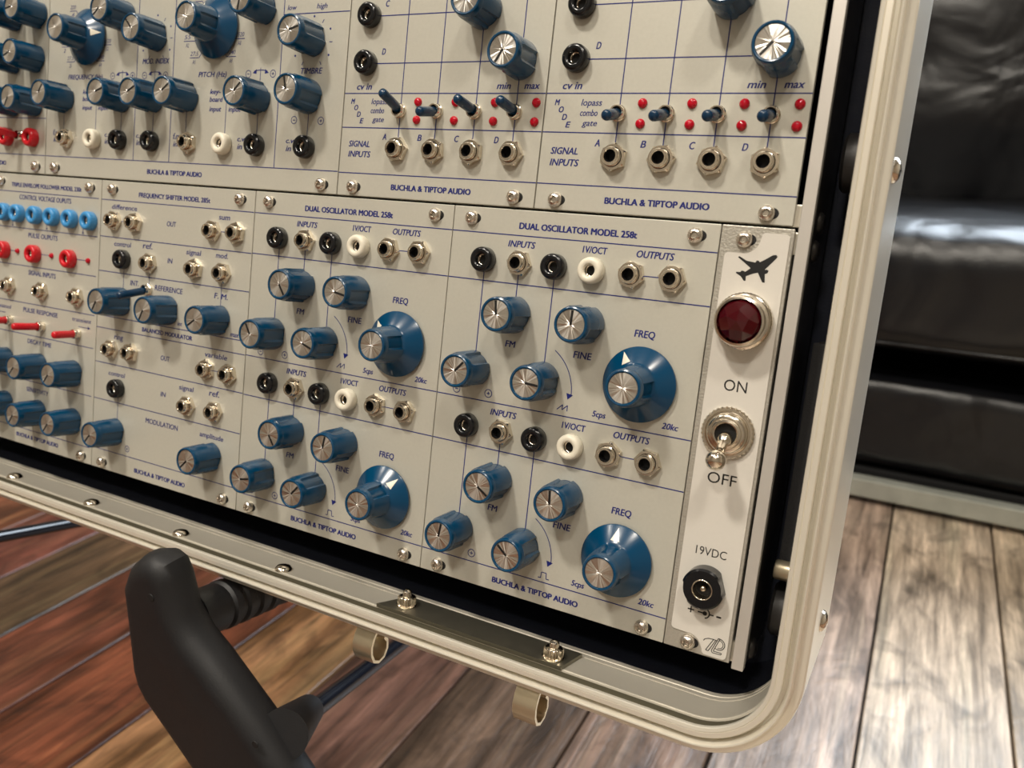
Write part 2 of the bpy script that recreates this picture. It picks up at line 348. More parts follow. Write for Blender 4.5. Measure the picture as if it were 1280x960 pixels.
# ================================================================= ROOM
ftilt = math.radians(1.0)
fl = empty('floor', (0, 0, 0)); struct(fl)
bm = bmesh.new(); box(bm, (0, 0, -.03), (4.2, 4.2, .03)); struct(obj('subfloor', bm, M['dark'], fl))
PC = [(96, 52, 30), (104, 60, 40), (92, 52, 36), (98, 58, 44), (120, 42, 26), (150, 84, 46), (112, 56, 36), (118, 84, 60), (126, 96, 74), (172, 148, 120), (178, 156, 130), (186, 158, 122), (176, 150, 120), (170, 146, 118)]
edges = [-595.4 + 30, -492, -386.1, -281.8, -177.8, -59.6, 44.8, 148, 261.6]
# joint positions where they cross a line below the case, carried to y = 0 along the boards
base = [-595.4, -492.0, -386.1, -281.8, -177.8, -59.6, 44.8, 148.0, 261.6]; by = [-41.2, 17, 76.5, 135.2, 193.7, 260.2, 318.9, 377, 440.9]
js = [x + y * math.tan(ftilt) for x, y in zip(base, by)]
js = [js[0] - 104 * k for k in range(13, 0, -1)] + js + [js[-1] + 106 * k for k in range(1, 17)]
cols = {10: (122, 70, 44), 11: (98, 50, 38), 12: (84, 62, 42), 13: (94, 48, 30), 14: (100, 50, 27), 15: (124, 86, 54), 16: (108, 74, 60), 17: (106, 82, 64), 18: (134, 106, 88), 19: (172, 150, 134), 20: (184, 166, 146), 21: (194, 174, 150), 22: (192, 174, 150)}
for i, (a, c) in enumerate(zip(js, js[1:])):
    wdt = c - a - 2.6
    bm = bmesh.new(); nseg = 14; Y0, Y1 = -2090, 1990
    # long board with gently wandering, eased edges
    random.seed(i * 7 + 1); rows = []
    for k in range(nseg + 1):
        y = Y0 + (Y1 - Y0) * k / nseg; e0 = random.uniform(-.5, .7); e1 = random.uniform(-.5, .7); hz = random.uniform(-.4, .4)
        rows.append([bm.verts.new((px * MM, y * MM, pz * MM)) for px, pz in ((-wdt / 2 + e0, -12), (-wdt / 2 + e0, -1.2 + hz), (-wdt / 2 + .9 + e0, hz * .5), (0, .5), (wdt / 2 - .9 + e1, hz * .5), (wdt / 2 + e1, -1.2 + hz), (wdt / 2 + e1, -12))])
    for p, q in zip(rows, rows[1:]):
        for j in range(6): bm.faces.new((p[j], p[j + 1], q[j + 1], q[j]))
    bmesh.ops.recalc_face_normals(bm, faces=bm.faces)
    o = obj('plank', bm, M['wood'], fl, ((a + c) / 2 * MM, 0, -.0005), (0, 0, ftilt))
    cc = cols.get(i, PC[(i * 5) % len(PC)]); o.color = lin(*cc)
def wallbox(name, c, s, m, bevel=0):
    bm = bmesh.new(); box(bm, c, s, bevel); return struct(obj(name, bm, m))
wallbox('wall_left', (-2.05, 0, 1.2), (.1, 4.2, 2.4), M['wall'])
wallbox('wall_right', (2.05, 0, 1.2), (.1, 4.2, 2.4), M['wall'])
wallbox('wall_front', (0, -2.05, 1.2), (4.2, .1, 2.4), M['wall'])
bm = bmesh.new()   # back wall with a window opening x 0..1.5, z 1.0..2.0
for c, s in (((-1.0, 1.95, 1.2), (2.0, .1, 2.4)), ((1.75, 1.95, 1.2), (.5, .1, 2.4)), ((.75, 1.95, .5), (1.5, .1, 1.0)), ((.75, 1.95, 2.2), (1.5, .1, .4))): box(bm, c, s)
struct(obj('wall_back', bm, M['wall']))
wallbox('ceiling', (0, 0, 2.44), (4.2, 4.2, .08), M['ceil'])
bm = bmesh.new()
for c, s in (((.75, 1.95, 1.02), (1.5, .06, .04)), ((.75, 1.95, 1.98), (1.5, .06, .04)), ((.02, 1.95, 1.5), (.04, .06, .92)), ((1.48, 1.95, 1.5), (.04, .06, .92)), ((.75, 1.95, 1.5), (.04, .05, .92))): box(bm, c, s, .004)
struct(obj('window_1', bm, M['white']))

# ================================================================= SOFA
sofa = tag(empty('sofa', (.45, 1.25, 0)), 'black leather sofa on a scuffed metal base rail behind the case', 'sofa')
def cushion(name, c, s, bev, wr, seed, sub=(60, 24, 24)):
    bm = bmesh.new(); r = bmesh.ops.create_cube(bm, size=1)
    bmesh.ops.subdivide_edges(bm, edges=bm.edges, cuts=20, use_grid_fill=True)
    from mathutils import noise
    for v in bm.verts:
        p = v.co.copy() * 2; q = Vector([math.copysign(abs(t) ** 1, t) for t in p])
        w_ = Vector((q.x * s[0] / 2, q.y * s[1] / 2, q.z * s[2] / 2))
        # round the edges: pull corners in
        h = Vector((s[0] / 2 - bev, s[1] / 2 - bev, s[2] / 2 - bev)); inner = Vector((max(-h.x, min(h.x, w_.x)), max(-h.y, min(h.y, w_.y)), max(-h.z, min(h.z, w_.z))))
        d = w_ - inner; w2 = inner + (d.normalized() * bev if d.length > 1e-6 else d)
        n = noise.noise(w2 * 7 + Vector((seed, 0, 0))) * wr + noise.noise(w2 * 19 + Vector((0, seed, 0))) * wr * .4
        v.co = w2 + (d.normalized() if d.length > 1e-6 else Vector((0, 0, 0))) * n + Vector(c)
    return obj(name, bm, M['leather'], sofa, smooth=True)
SX = .45
cushion('seat_cushion', (0, .14, .29), (1.7, 1.00, .165), .05, .006, 3)
cushion('back_cushion', (0, .37, .60), (1.7, .34, .56), .09, .03, 8)
cushion('front_panel', (0, .10, .103), (1.66, .84, .135), .028, .004, 5)
cushion('arm', (-.93, .14, .30), (.2, 1.0, .52), .07, .008, 1); cushion('arm', (.93, .14, .30), (.2, 1.0, .52), .07, .008, 2)
bm = bmesh.new(); box(bm, (0, -.345, .0225), (1.9, .02, .025), .002); obj('base_rail', bm, M['oldmetal'], sofa)
bm = bmesh.new(); box(bm, (0, .14, .02), (1.8, .9, .03), .002); obj('underside', bm, M['dark'], sofa)
for x in (-.85, -.3, .3, .85):
    bm = bmesh.new(); box(bm, (x, -.30, .008), (.05, .05, .016), .002); obj('foot', bm, M['dark'], sofa)
bm = bmesh.new(); tube(bm, (-.84, -.363, .226), (.84, -.363, .226), 2.2, 8); obj('piping_seam', bm, M['leather'], sofa, smooth=True)

# ================================================================= CASE
case = tag(empty('equipment_case', W(0, 0), (TILT, 0, 0)), 'open flight case with rounded aluminium rim holding the synthesizer panels', 'case')
XL, XR, YB, YT, RAD = -330.5, 126.2, -14.6, 273.0, 21.0
def rrect(d, n=14):
    pts = []
    for cx, cy, a0 in ((XR - RAD, YB + RAD, -90), (XR - RAD, YT - RAD, 0), (XL + RAD, YT - RAD, 90), (XL + RAD, YB + RAD, 180)):
        for i in range(n + 1):
            a = math.radians(a0 + 90 * i / n); pts.append((cx + (RAD + d) * math.cos(a), cy + (RAD + d) * math.sin(a)))
    return pts
def sweep(bm, prof):
    rings = [[bm.verts.new((x * MM, y * MM, z * MM)) for x, y in rrect(d)] for d, z in prof]
    for a, c in zip(rings, rings[1:]):
        n = len(a)
        for i in range(n): bm.faces.new((a[i], a[(i + 1) % n], c[(i + 1) % n], c[i]))
def swept(name, prof, m, ang=28):
    bm = bmesh.new(); sweep(bm, prof); bmesh.ops.recalc_face_normals(bm, faces=bm.faces)
    return obj(name, bm, m, case, smooth=True, ang=ang)
# inner liner strip with its fine ribs, then the deep channel, the front tongue, groove, bead and sloping outer face
swept('rim_inner_strip', [(1.6, -9.3), (.5, -9.3), (.5, -7.2), (.9, -7.0), (.9, -6.7), (.5, -6.5), (.5, -4.6), (1.2, -4.4), (1.2, -4.0), (.5, -3.8), (.5, 7.8), (.3, 8.4), (.5, 8.9), (1.0, 9.0)], M['alu'])
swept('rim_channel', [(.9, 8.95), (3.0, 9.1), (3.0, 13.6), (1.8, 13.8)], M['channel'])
swept('rim_lip', [(3.0, 13.6), (.4, 13.6), (0, 14.0), (0, 15.0), (.25, 15.4), (1.2, 15.6), (1.35, 15.35), (1.5, 15.6), (2.9, 15.6), (3.15, 15.3), (3.25, 12.6), (4.35, 12.6), (4.45, 14.6), (4.65, 15.5), (5.0, 16.1), (5.4, 16.2), (5.8, 15.8), (6.0, 15.0), (6.05, 13.9), (6.3, 13.7), (8.1, 13.1), (8.55, 12.7), (8.7, 12.0), (8.75, -36), (7.6, -36), (7.4, 10), (3.0, 12.4)], M['lip'], 20)
swept('inner_lining', [(1.8, -9.1), (1.8, -38.6), (1.8, -39.4), (3.6, -39.4), (3.6, -8.8), (1.8, -9.1)], M['liner'])
swept('outer_skin', [(7.5, -34), (8.1, -36.2), (8.1, -41), (6, -41.5)], M['alu'])
bm = bmesh.new(); box(bm, ((XL + XR) / 2 * MM, (YB + YT) / 2 * MM, -40.3 * MM), ((XR - XL + 6) * MM, (YT - YB + 6) * MM, 1.8 * MM), .8 * MM); obj('back_board', bm, M['liner'], case)
# rack side brackets with their round head bolts
for bx, sgn in ((114.5, 1), (-319.3, -1)):
    bm = bmesh.new(); box(bm, (bx * MM, 129.0 * MM, -1.3 * MM), (3.5 * MM, 260.4 * MM, 3.2 * MM), .25 * MM); bk = obj('side_bracket', bm, M['alu_v'], case)
    bm = bmesh.new(); box(bm, (bx * MM, 129.0 * MM, -18.5 * MM), (3.1 * MM, 260 * MM, 31 * MM), .3 * MM); obj('bracket_web', bm, M['black_metal'], bk)
    for y, z in ((2.1, -11.1), (124.1, -11.2), (132.4, -13.6), (254, -11)):
        bm = bmesh.new(); q = Matrix.Rotation(PI / 2 * sgn, 4, 'Y')
        lathe(bm, [(3.4, 0), (3.3, .5), (2.6, 1.3), (1.5, 1.7), (1.2, 1.2), (0, 1.1)], 24, c=((bx + 1.5 * sgn) * MM, y * MM, z * MM), mtx=q); obj('bolt', bm, M['black_metal'], bk, smooth=True)
# horizontal rails the panels are screwed to
for y in (3.1, 125.4, 133.1, 255.3):
    bm = bmesh.new(); box(bm, (-102.3 * MM, y * MM, -4.4 * MM), (430 * MM, 6.4 * MM, 4.6 * MM), .4 * MM); obj('mounting_rail', bm, M['alu'], case)
# acorn nuts on bolted steel plate, and pan rivets along the channel
bm = bmesh.new(); prism(bm, [(-10.8, 0), (62.4, 0), (64.3, 13.0), (-5.4, 13.0)], 0, 1.3); bmesh.ops.rotate(bm, verts=bm.verts, cent=(0, 0, 0), matrix=Matrix.Rotation(-PI / 2, 3, 'X'))
pl = obj('latch_plate', bm, M['plate'], case, (0, (YB - .5) * MM, 9.4 * MM))
def updir(): return Matrix.Rotation(-PI / 2, 4, 'X')
for x, z in ((-1.8, 3.6), (57.5, 5.2)):
    bm = bmesh.new(); hx = lambda k, a: (.35 * math.cos(18 * a)) if k in (2, 3) else 0
    lathe(bm, [(3.6, 0), (3.7, .5), (3.0, .7), (3.0, 3.3), (2.7, 3.5), (1.7, 3.7), (1.6, 5.2), (.9, 5.9), (0, 6.0)], 54, hx, mtx=updir())
    obj('lock_nut', bm, M['nickel'], case, (x * MM, (YB + .8) * MM, z * MM), smooth=True, ang=40)
for x in (-287.9, -230.8, -173.6, -115.8, -58.5):
    bm = bmesh.new(); lathe(bm, [(3.5, 0), (3.4, .6), (2.5, 1.5), (1.2, 1.9), (0, 2.0)], 24, mtx=updir())
    obj('rivet', bm, M['nickel'], case, (x * MM, (YB - .5) * MM, 5.6 * MM), smooth=True)
for y, z in ((145.1, 7.0), (18.5, -6.0)):
    bm = bmesh.new(); lathe(bm, [(3.3, 0), (3.1, .7), (2.0, 1.5), (0, 1.9)], 24, mtx=Matrix.Rotation(PI / 2, 4, 'Y'))
    obj('rivet', bm, M['nickel'], case, ((XR + 8.7) * MM, y * MM, z * MM), smooth=True)
# latch loops curled below the case
for x in (-13.8, 52.2):
    bm = bmesh.new(); pts = []
    prof = [(9, -24.6), (10.5, -27), (11.4, -30), (11.0, -33), (9.2, -36.0), (6.2, -37.2), (3.2, -36.2), (1.6, -33.4), (2.0, -30.2), (4.0, -28.4)]
    def ringp(off):
        out = []
        for i, (z, y) in enumerate(prof):
            a = Vector(prof[max(0, i - 1)]); c = Vector(prof[min(len(prof) - 1, i + 1)]); t = (c - a).normalized(); n = Vector((-t.y, t.x)); p = Vector((z, y)) + n * off; out.append((p.x, p.y))
        return out
    A = ringp(-.55); B = ringp(.55)
    va = [[bm.verts.new((sx * 4.2 * MM, y * MM, z * MM)) for z, y in Q] for Q in (A, B) for sx in (-1, 1)]
    for i in range(len(prof) - 1):
        bm.faces.new((va[0][i], va[1][i], va[1][i + 1], va[0][i + 1])); bm.faces.new((va[2][i], va[3][i], va[3][i + 1], va[2][i + 1]))
        bm.faces.new((va[0][i], va[0][i + 1], va[2][i + 1], va[2][i])); bm.faces.new((va[1][i], va[1][i + 1], va[3][i + 1], va[3][i]))
    bm.faces.new((va[0][-1], va[1][-1], va[3][-1], va[2][-1])); bm.faces.new((va[0][0], va[1][0], va[3][0], va[2][0]))
    bmesh.ops.recalc_face_normals(bm, faces=bm.faces)
    obj('latch_loop', bm, M['brass'], case, (x * MM, 0, 0), smooth=True, ang=50)
# things in the side gap: hinge barrel, rubber bumpers and foam block
bm = bmesh.new(); lathe(bm, [(2.7, 0), (3.0, .4), (3.0, 9.0)], 24, mtx=Matrix.Rotation(PI / 2, 4, 'Y'), cap0=True); obj('hinge_barrel', bm, M['brass'], case, (119.4 * MM, 29.2 * MM, -10 * MM), smooth=True, ang=40)
for y in (13.5, 151.0):
    bm = bmesh.new(); lathe(bm, [(7.6, 0), (8.6, 1.0), (8.6, 8.6)], 32, mtx=Matrix.Rotation(PI / 2, 4, 'Y'), cap0=True); obj('rubber_bumper', bm, M['bumper'], case, (119.2 * MM, y * MM, -21 * MM), smooth=True, ang=40)
bm = bmesh.new(); box(bm, (123.6 * MM, 62 * MM, -24 * MM), (8 * MM, 72 * MM, 20 * MM), .6 * MM); obj('foam_block', bm, M['foam'], case)

# ================================================================= OSCILLATORS
def oscillator(X0, label, ang):
    t = module('dual_oscillator', X0, 0, 91.4, label); p = Print(); ln = p.line
    for y in (120.9, 105.1, 64.6, 48.6, 7.9): ln(.2, y, 91.2, y)
    p.text('DUAL OSCILLATOR MODEL 258t', 25.4, 65.8, 123.1, 2.1, 0, .035)
    p.text('BUCHLA & TIPTOP AUDIO', 29.6, 61.6, 2.9, 2.0, 0, .035)
    for k, oy in enumerate((0, -56.6)):
        jy = 112.0 + oy
        for x, kind in ((14, 'bblack'), (27.2, 'jack'), (40, 'bblack'), (53, 'bwhite'), (66, 'jack'), (79, 'jack')): put(kind, t, x, jy, random.uniform(0, 60) if kind == 'jack' else None)
        ln(68, jy, 77, jy, .3)
        ln(14, jy, 14, 75 + oy); ln(27, jy, 27, 95 + oy); ln(40, jy, 40, 75 + oy)
        p.text('INPUTS', 22.0, 31.9, 117.1 + oy, 2.2); p.text('1V/OCT', 48.7, 56.9, 117.4 + oy, 2.2, .1, .02); p.text('OUTPUTS', 66.6, 78.4, 117.5 + oy, 2.2)
        p.text('FM', 24.9, 28.6, 84.2 + oy, 2.2, .1); p.text('FINE', 49.8, 56.0, 84.0 + oy, 2.3, .1); p.text('FREQ', 69.2, 75.7, 93.4 + oy, 2.3, .1)
        p.text('5cps', 58.6, 63.1, 66.4 + oy, 2.0); p.text('20kc', 81.6, 86.7, 66.7 + oy, 2.0)
        p.sign(20.5, 67.4 + oy, True); p.sign(7.9, 67.1 + oy, False)
        p.arc((34.5, 71.8 + oy), 16.2, 57, -2, .3); p.poly([(49.6, 70.2 + oy), (49.0, 72.3 + oy), (51.4, 71.9 + oy)])
        if k == 0: p.path([(46.3, 66.5), (48.2, 68.3), (48.1, 66.6), (49.9, 68.3), (49.9, 66.4)], .3)
        else: p.path([(46.6, 9.3), (47.6, 9.3), (47.7, 11.3), (49.5, 11.3), (49.6, 9.3), (50.7, 9.3)], .3)
        a = ang[k * 5:k * 5 + 5]
        put('knob', t, 27, 95.1 + oy, a[0]); put('knob', t, 53, 95.1 + oy, a[1]); put('knob', t, 14, 75 + oy, a[2]); put('knob', t, 40, 75 + oy, a[3]); put('dial', t, 73.1, 79 + oy, a[4])
    p.build('printed_marking', t, M['ink']); screws(t, [(7.4, 125.4), (84, 125.4), (7.4, 3.2), (84, 3.2)])
    return t
oscillator(0, 'dual oscillator panel beside the red jewel lamp strip', [97, 88, 48, -4, 121, -33, 94, 82, 141, 90])
oscillator(-91.35, 'dual oscillator panel between the frequency shifter and its twin', [-56, -10, 121, -19, 137, -56, 80, 12, 48, 51])

# ================================================================= GATE MODULES
def gate(X0, label, tips, kang):
    t = module('lopass_gate', X0, 130.0, 81.25, label); p = Print(); ln = p.line
    CX = (25.4, 40.6, 55.8, 71.0); RY = (46.2, 62.3, 78.4, 94.5)
    ln(.2, 36, 81.1, 36); ln(.2, 24.1, 81.1, 24.1); ln(.2, 8.05, 81.1, 8.05); ln(.2, 112, 81.1, 112)
    for i, x in enumerate(CX):
        ln(x, 16.8, x, 112); put('jack', t, x + .2, 16.8, random.uniform(0, 60))
        toggle(t, x, 30, tips[i][0], tips[i][1], tips[i][2])
        for y in (33.1, 27.1): put('led', t, x + 7.2, y)
    for i, y in enumerate(RY[:2]):
        put('bblack', t, 9.6, y); ln(9.6, y, CX[3 - i], y); put('knob', t, CX[3 - i], y, kang[i])
        p.text('DC'[i], 15.3, 16.8, y + 3, 2.2)
    for i, y in enumerate(RY[2:]): ln(9.6, y, 71, y)
    p.text('min', 63.0, 68.1, 37.4, 1.7, .2); p.text('max', 73.2, 78.6, 37.4, 1.7, .2); p.text('cv in', 5.5, 12.0, 37.3, 1.8, .2)
    for ch, x in zip('ABCD', (18.6, 33.5, 48.6, 64.0)): p.text(ch, x, x + 1.6, 20.1, 2.2)
    p.text('lopass', 12.5, 19.4, 32.3, 2.1, .2, .01); p.text('combo', 12.5, 18.3, 29.2, 2.1, .2, .01); p.text('gate', 13.5, 18.5, 26.2, 1.9, .2, .01)
    for ch, x, y in (('M', 3.4, 32.4), ('O', 5.0, 30.2), ('D', 6.4, 27.9), ('E', 7.9, 25.6)): p.text(ch, x, x + 1.6, y, 1.9)
    p.text('SIGNAL', 3.8, 13.1, 17.4, 2.2); p.text('INPUTS', 3.9, 13.8, 13.8, 2.2)
    p.text('BUCHLA & TIPTOP AUDIO', 24.1, 56.8, 2.9, 2.0, 0, .035)
    p.build('printed_marking', t, M['ink']); screws(t, [(7.4, 3.1), (73.6, 3.1), (7.4, 125.4), (73.6, 125.4)])
gate(29.9, 'gate panel with four level dark levers above the red jewel lamp', [(-.2, -2.7, 10.5), (-.9, -2.7, 10.5), (-.5, -2.5, 10.5), (-.5, -2.4, 10.5)], [-131, 70])
gate(-51.4, 'gate panel with levers at mixed angles, right of the timbre knob', [(.1, 3.9, 12), (-.2, -2.3, 11), (-.8, 2.0, 11.6), (-.4, 1.6, 11.4)], [-122, 70])

# ================================================================= COMPLEX GENERATOR
t = module('waveform_generator', -223.2, 130.0, 171.7, 'wide waveform generator panel with FREQUENCY and PITCH dials'); p = Print(); ln = p.line
ln(.2, 8.3, 171.5, 8.3)
for x in (59.9, 81.9, 140.2): ln(x, 8.3, x, 118)
ln(140.2, 64.6, 171.5, 64.6)
for x, y in ((12.6, 34), (34.6, 34), (51.3, 34), (71.3, 34), (91, 34.2), (113.1, 34), (130.2, 34), (155.6, 34.5)): ln(x, 16.4, x, y, .3)
for x, y, a in ((13.2, 33.6, 55), (51.2, 34, 18), (71.2, 34, 27), (91.2, 34.3, 36), (130, 34.1, 44), (155.4, 34.7, 103), (155.2, 55, 16), (51.6, 67.2, -142), (71.4, 58.8, 134), (130.2, 67.2, -100)): put('knob', t, x, y, a)
put('dial', t, 28.1, 59.5, 7); put('dial', t, 106, 60.8, 120)
for x, kind in ((15.4, 'jack'), (34.4, 'bwhite'), (51.4, 'bblack'), (71.6, 'bblack'), (93.4, 'jack'), (113.2, 'bwhite'), (130.8, 'bblack'), (155.8, 'bblack')): put(kind, t, x, 16.4, random.uniform(0, 60) if kind == 'jack' else None)
p.text('FREQUENCY (Hz)', 14.7, 37.9, 42.1, 2.1); p.text('MOD. INDEX', 63.2, 79.3, 48.0, 2.2); p.text('PITCH (Hz)', 96.7, 112.2, 42.4, 2.1); p.text('TIMBRE', 150.3, 160.6, 43.1, 2.2)
p.text('low', 141.8, 146.2, 66.1, 1.9, .2, .01); p.text('high', 155.9, 160.8, 66.1, 1.9, .2, .01)
for dx, top, bot in ((0, ('220', '3520', '7040', '27.5', '55'), ('4', '32', '64', '.25', '2')), (77.9, ('220', '3520', '7040', '27.5', '55'), ('A4', 'A8', 'A9', 'A1', 'A2'))):
    for (x, y, sx), a, b_ in zip(((16.6, 71.2, 1), (40.4, 56.3, -1), (36.3, 49.7, -1), (15.9, 49.6, 1), (11.6, 56.1, 1)), top, bot):
        w_ = 2.2 if len(a) < 4 else 2.6
        ln(x - w_, y, x + w_, y, .3); ln(x + sx * w_, y, 28 + (x + sx * w_ - 28) * .86, y + (60 - y) * .16, .3) if abs(y - 56) > 2 else ln(x + sx * w_, y, x + sx * 4.6, y, .3)
        p.text(a, x - w_ + .2, x + w_ - .4, y + .8, 1.7, .2, .0); p.text(b_, x - .9, x + .8, y - 2.4, 1.7, .2, .0)
        for e in (-1,): pass
    if dx == 0: BM0 = len(p.bm.verts)
    if dx: bmesh.ops.translate(p.bm, vec=(dx * MM, .3 * MM, 0), verts=list(p.bm.verts)[BM0:])
for x in (44.6, 64.8, 123.9):
    p.sign(x, 43.3, False); p.sign(x + 12.7, 43.3, True); ln(x + 6.3, 34, x + 6.3, 45.6, .25); p.arc((x + 6.4, 30.5), 14.2, 104, 76, .35, 10)
    p.poly([(x + 2.2, 43.6), (x + 4.2, 45.1), (x + 4.3, 43.3)]); p.poly([(x + 10.6, 43.6), (x + 8.6, 45.1), (x + 8.5, 43.3)])
p.sign(148.7, 26.3, False); p.sign(161.7, 26.2, True)
for dx in (0, -78.6):
    p.text('key-', 103.8 + dx, 109.5 + dx, 35.8, 2.0, .2); p.text('board', 103.7 + dx, 110.9 + dx, 32.8, 2.0, .2); p.text('input', 103.8 + dx, 110.3 + dx, 29.1, 2.0, .2); p.text('input', 114.4 + dx, 120.9 + dx, 29.1, 2.0, .2)
    p.text('f.m.', 83.8 + dx, 88.3 + dx, 17.8, 1.9, .2); p.text('in', 84.1 + dx, 86.6 + dx, 14.8, 1.7, .2)
for x in (40.8, 61.2, 120.1, 145.4): p.text('c.v.', x, x + 4.2, 17.8, 1.5, .2); p.text('in', x + .2, x + 2.7, 14.8, 1.7, .2)
p.text('BUCHLA & TIPTOP AUDIO', 69.0, 101.4, 3.1, 2.0, 0, .035)
for c_, r0 in ((155.2, 55.0), (71.4, 58.8)):
    for k in range(11):
        a = math.radians(-60 + 30 * k - (0 if True else 0)); x, y = c_ + 9.2 * math.cos(a), r0 - .8 + 9.2 * math.sin(a)
        if k % 2: p.dot(x - .1, y, .42)
        else: ln(c_ + 7.8 * math.cos(a), r0 - .8 + 7.8 * math.sin(a), x, y, .3)
p.build('printed_marking', t, M['ink']); screws(t, [(7.6, 3.2), (164.3, 3.2), (7.6, 125.4), (164.3, 125.4)])

# ================================================================= FUNCTION GENERATOR (far left, upper row)
t = module('function_generator', -315.2, 130.0, 91.9, 'upper panel at the far left with red paddle switch and red sockets'); p = Print(); ln = p.line
ln(.2, 25, 91.7, 25); ln(.2, 8.3, 91.7, 8.3)
for x, y, a in ((84.4, 70.5, -168), (83.6, 51.3, -157), (83.2, 31.7, -120), (67.5, 70, -150), (67, 51, -150), (67, 31.5, -120)): put('knob', t, x, y, a)
for x in (64, 83): put('bred', t, x, 16.0)
toggle(t, 73.8, 16.6, -4.0, 1.5, 14.5, 'red', flat=True)
p.text('BUCHLA & TIPTOP AUDIO', 30, 62, 3.1, 2.0, 0, .035)
p.build('printed_marking', t, M['ink']); screws(t, [(85.4, 3.1), (7.4, 3.1), (85.4, 125.4), (7.4, 125.4)])

# ================================================================= ENVELOPE FOLLOWER
O = 51.5
t = module('envelope_follower', -264.0, 0, 81.2, 'envelope follower panel with pale blue sockets and red paddle levers'); p = Print(); ln = p.line
for y in (121.0, 104.2, 86.6, 69.0, 54.0, 31.9, 7.8): ln(.2, y, 79.6, y)
p.text('TRIPLE ENVELOPE FOLLOWER MODEL 230t', 67.3 - O, 118.7 - O, 123.3, 2.0, 0, .03)
p.text('CONTROL VOLTAGE OUPUTS', 73.7 - O, 111.8 - O, 117.6, 2.3, .05); p.text('PULSE OUPUTS', 81.3 - O, 103 - O, 100.2, 2.3, .05); p.text('SIGNAL INPUTS', 82.1 - O, 102.5 - O, 82.7, 2.3, .05)
p.text('sustained', 57 - O, 69.2 - O, 64.8, 2.0, .1, .01); p.text('PULSE RESPONSE', 78.9 - O, 104.9 - O, 64.8, 2.2, .05); p.text('transient', 115.6 - O, 128.9 - O, 64.9, 2.0, .1, .01)
p.text('DECAY TIME', 82.9 - O, 100.9 - O, 50.1, 2.2, .05); p.text('SENSITIVITY', 83.2 - O, 99.9 - O, 26.8, 2.2, .05); p.text('BUCHLA & TIPTOP AUDIO', 76.2 - O, 108.3 - O, 3.4, 2.0, 0, .035)
ln(120.2 - O, 62.7, 127.3 - O, 62.7, .3); p.poly([(128.6 - O, 62.7), (126.8 - O, 63.4), (126.8 - O, 62.0)]); ln(58 - O, 62.7, 65 - O, 62.7, .3)
for x in (64, 74.6, 87.8, 100.4, 113.4, 126.6): put('bblue', t, x - O, 110.8)
for x in (69, 95, 121): ln(x - O, 105.2, x - O, 107.4, .3); p.dot(x - O, 105.2, .5)
for x, l in ((63.9, 73.6), (87.5, 99.4), (113.4, 125.6)): put('bred', t, x - O, 92.8); ln(x - O, 93, l - O, 93, .3); put('smalled', t, l - O, 93.1)
for x, y in ((68.4, 76), (93.4, 76), (119.0, 76)): put('jack', t, x - O, y, 20)
for x, dx in ((69.1, -1.0), (94.0, -2.8), (120.1, 1.0)): toggle(t, x - O, 59.3, dx, -.2, 13.0, 'red', r=1.7)
for x, y, a in ((66.8, 39.6, -130), (92.7, 40.2, -130), (118.2, 40.6, -128), (67, 18, -125), (93.1, 17.7, -124), (118.9, 18.2, -126)): put('knob', t, x - O, y, a)
p.build('printed_marking', t, M['ink']); screws(t, [(10 - 2.4, 125.4), (73.5, 125.4), (7.6, 3.2), (74.2, 3.2)])

# ================================================================= FREQUENCY SHIFTER
O = 18.6
t = module('frequency_shifter', -182.75, 0, 91.35, 'frequency shifter panel left of the two dual oscillators'); p = Print(); ln = p.line
for y in (120.9, 104.9, 89.7, 69.9, 65.0 - .6 + 4.2 - 4.2, 48.8, 32.0, 9.0): ln(.2, y, 91.1, y)
p.text('FREQUENCY SHIFTER MODEL 285t', 42.8 - O, 85.2 - O, 123.1, 2.0, 0, .03)
tx = lambda s, a, c, y, h=2.2, sh=.1, bo=.015: p.text(s, a - O, c - O, y, h, sh, bo)
tx('difference', 25.8, 42, 117.1); tx('OUT', 60.9, 66.4, 112.1); tx('sum', 90.8, 96.9, 116.9, 1.7); tx('control', 28.3, 39.2, 101.3); tx('ref.', 46.8, 52.7, 101.7, 2); tx('IN', 62.4, 65.3, 96.8); tx('signal', 73.3, 81.9, 101.5); tx('mod.', 90.4, 97.1, 101.6)
tx('INT.', 39.9, 45.2, 85.2, 2.3); tx('REFERENCE', 55.5, 72.3, 84.7, 2.3, .05); tx('F. M.', 90.8, 98.3, 85.2, 2.3, .1); p.text('BALANCED MODULATOR', 48.7 - O, 79.4 - O, 66.1, 1.9, 0, .03)
tx('ring', 30.9, 36.7, 60.3, 2); tx('OUT', 61.2, 66.7, 55.3); tx('variable', 87.4, 100, 60.7); tx('control', 28.1, 39, 43.8); tx('IN', 62.3, 65.4, 39.7); tx('signal', 73.3, 82, 44.6); tx('ref.', 91.1, 96.8, 44.8, 2)
tx('MODULATION', 53.7, 73.8, 26.5, 2.3, .05); tx('amplitude', 87, 100.6, 26.9); p.text('BUCHLA & TIPTOP AUDIO', 47.8 - O, 79.7 - O, 2.8, 2.0, 0, .035); tx('max', 101.0, 105.5, 70.8, 1.6); tx('int', 70.4, 73.0, 71.4, 1.8)
p.sign(42.6 - O, 12.4, True); p.sign(29 - O, 12.2, False)
for a, c, y in ((29, 42, 112.1), (89, 102, 112.1), (30, 43.5, 55.6), (90, 102.5, 55.4)): ln(a - O, y, c - O, y, .3)
for x, y0, y1 in ((35.4, 95.8, 77), (51.8, 95.8, 84), (94.6, 95.7, 77), (35.2, 38.7, 19)): ln(x - O, y0, x - O, y1, .3)
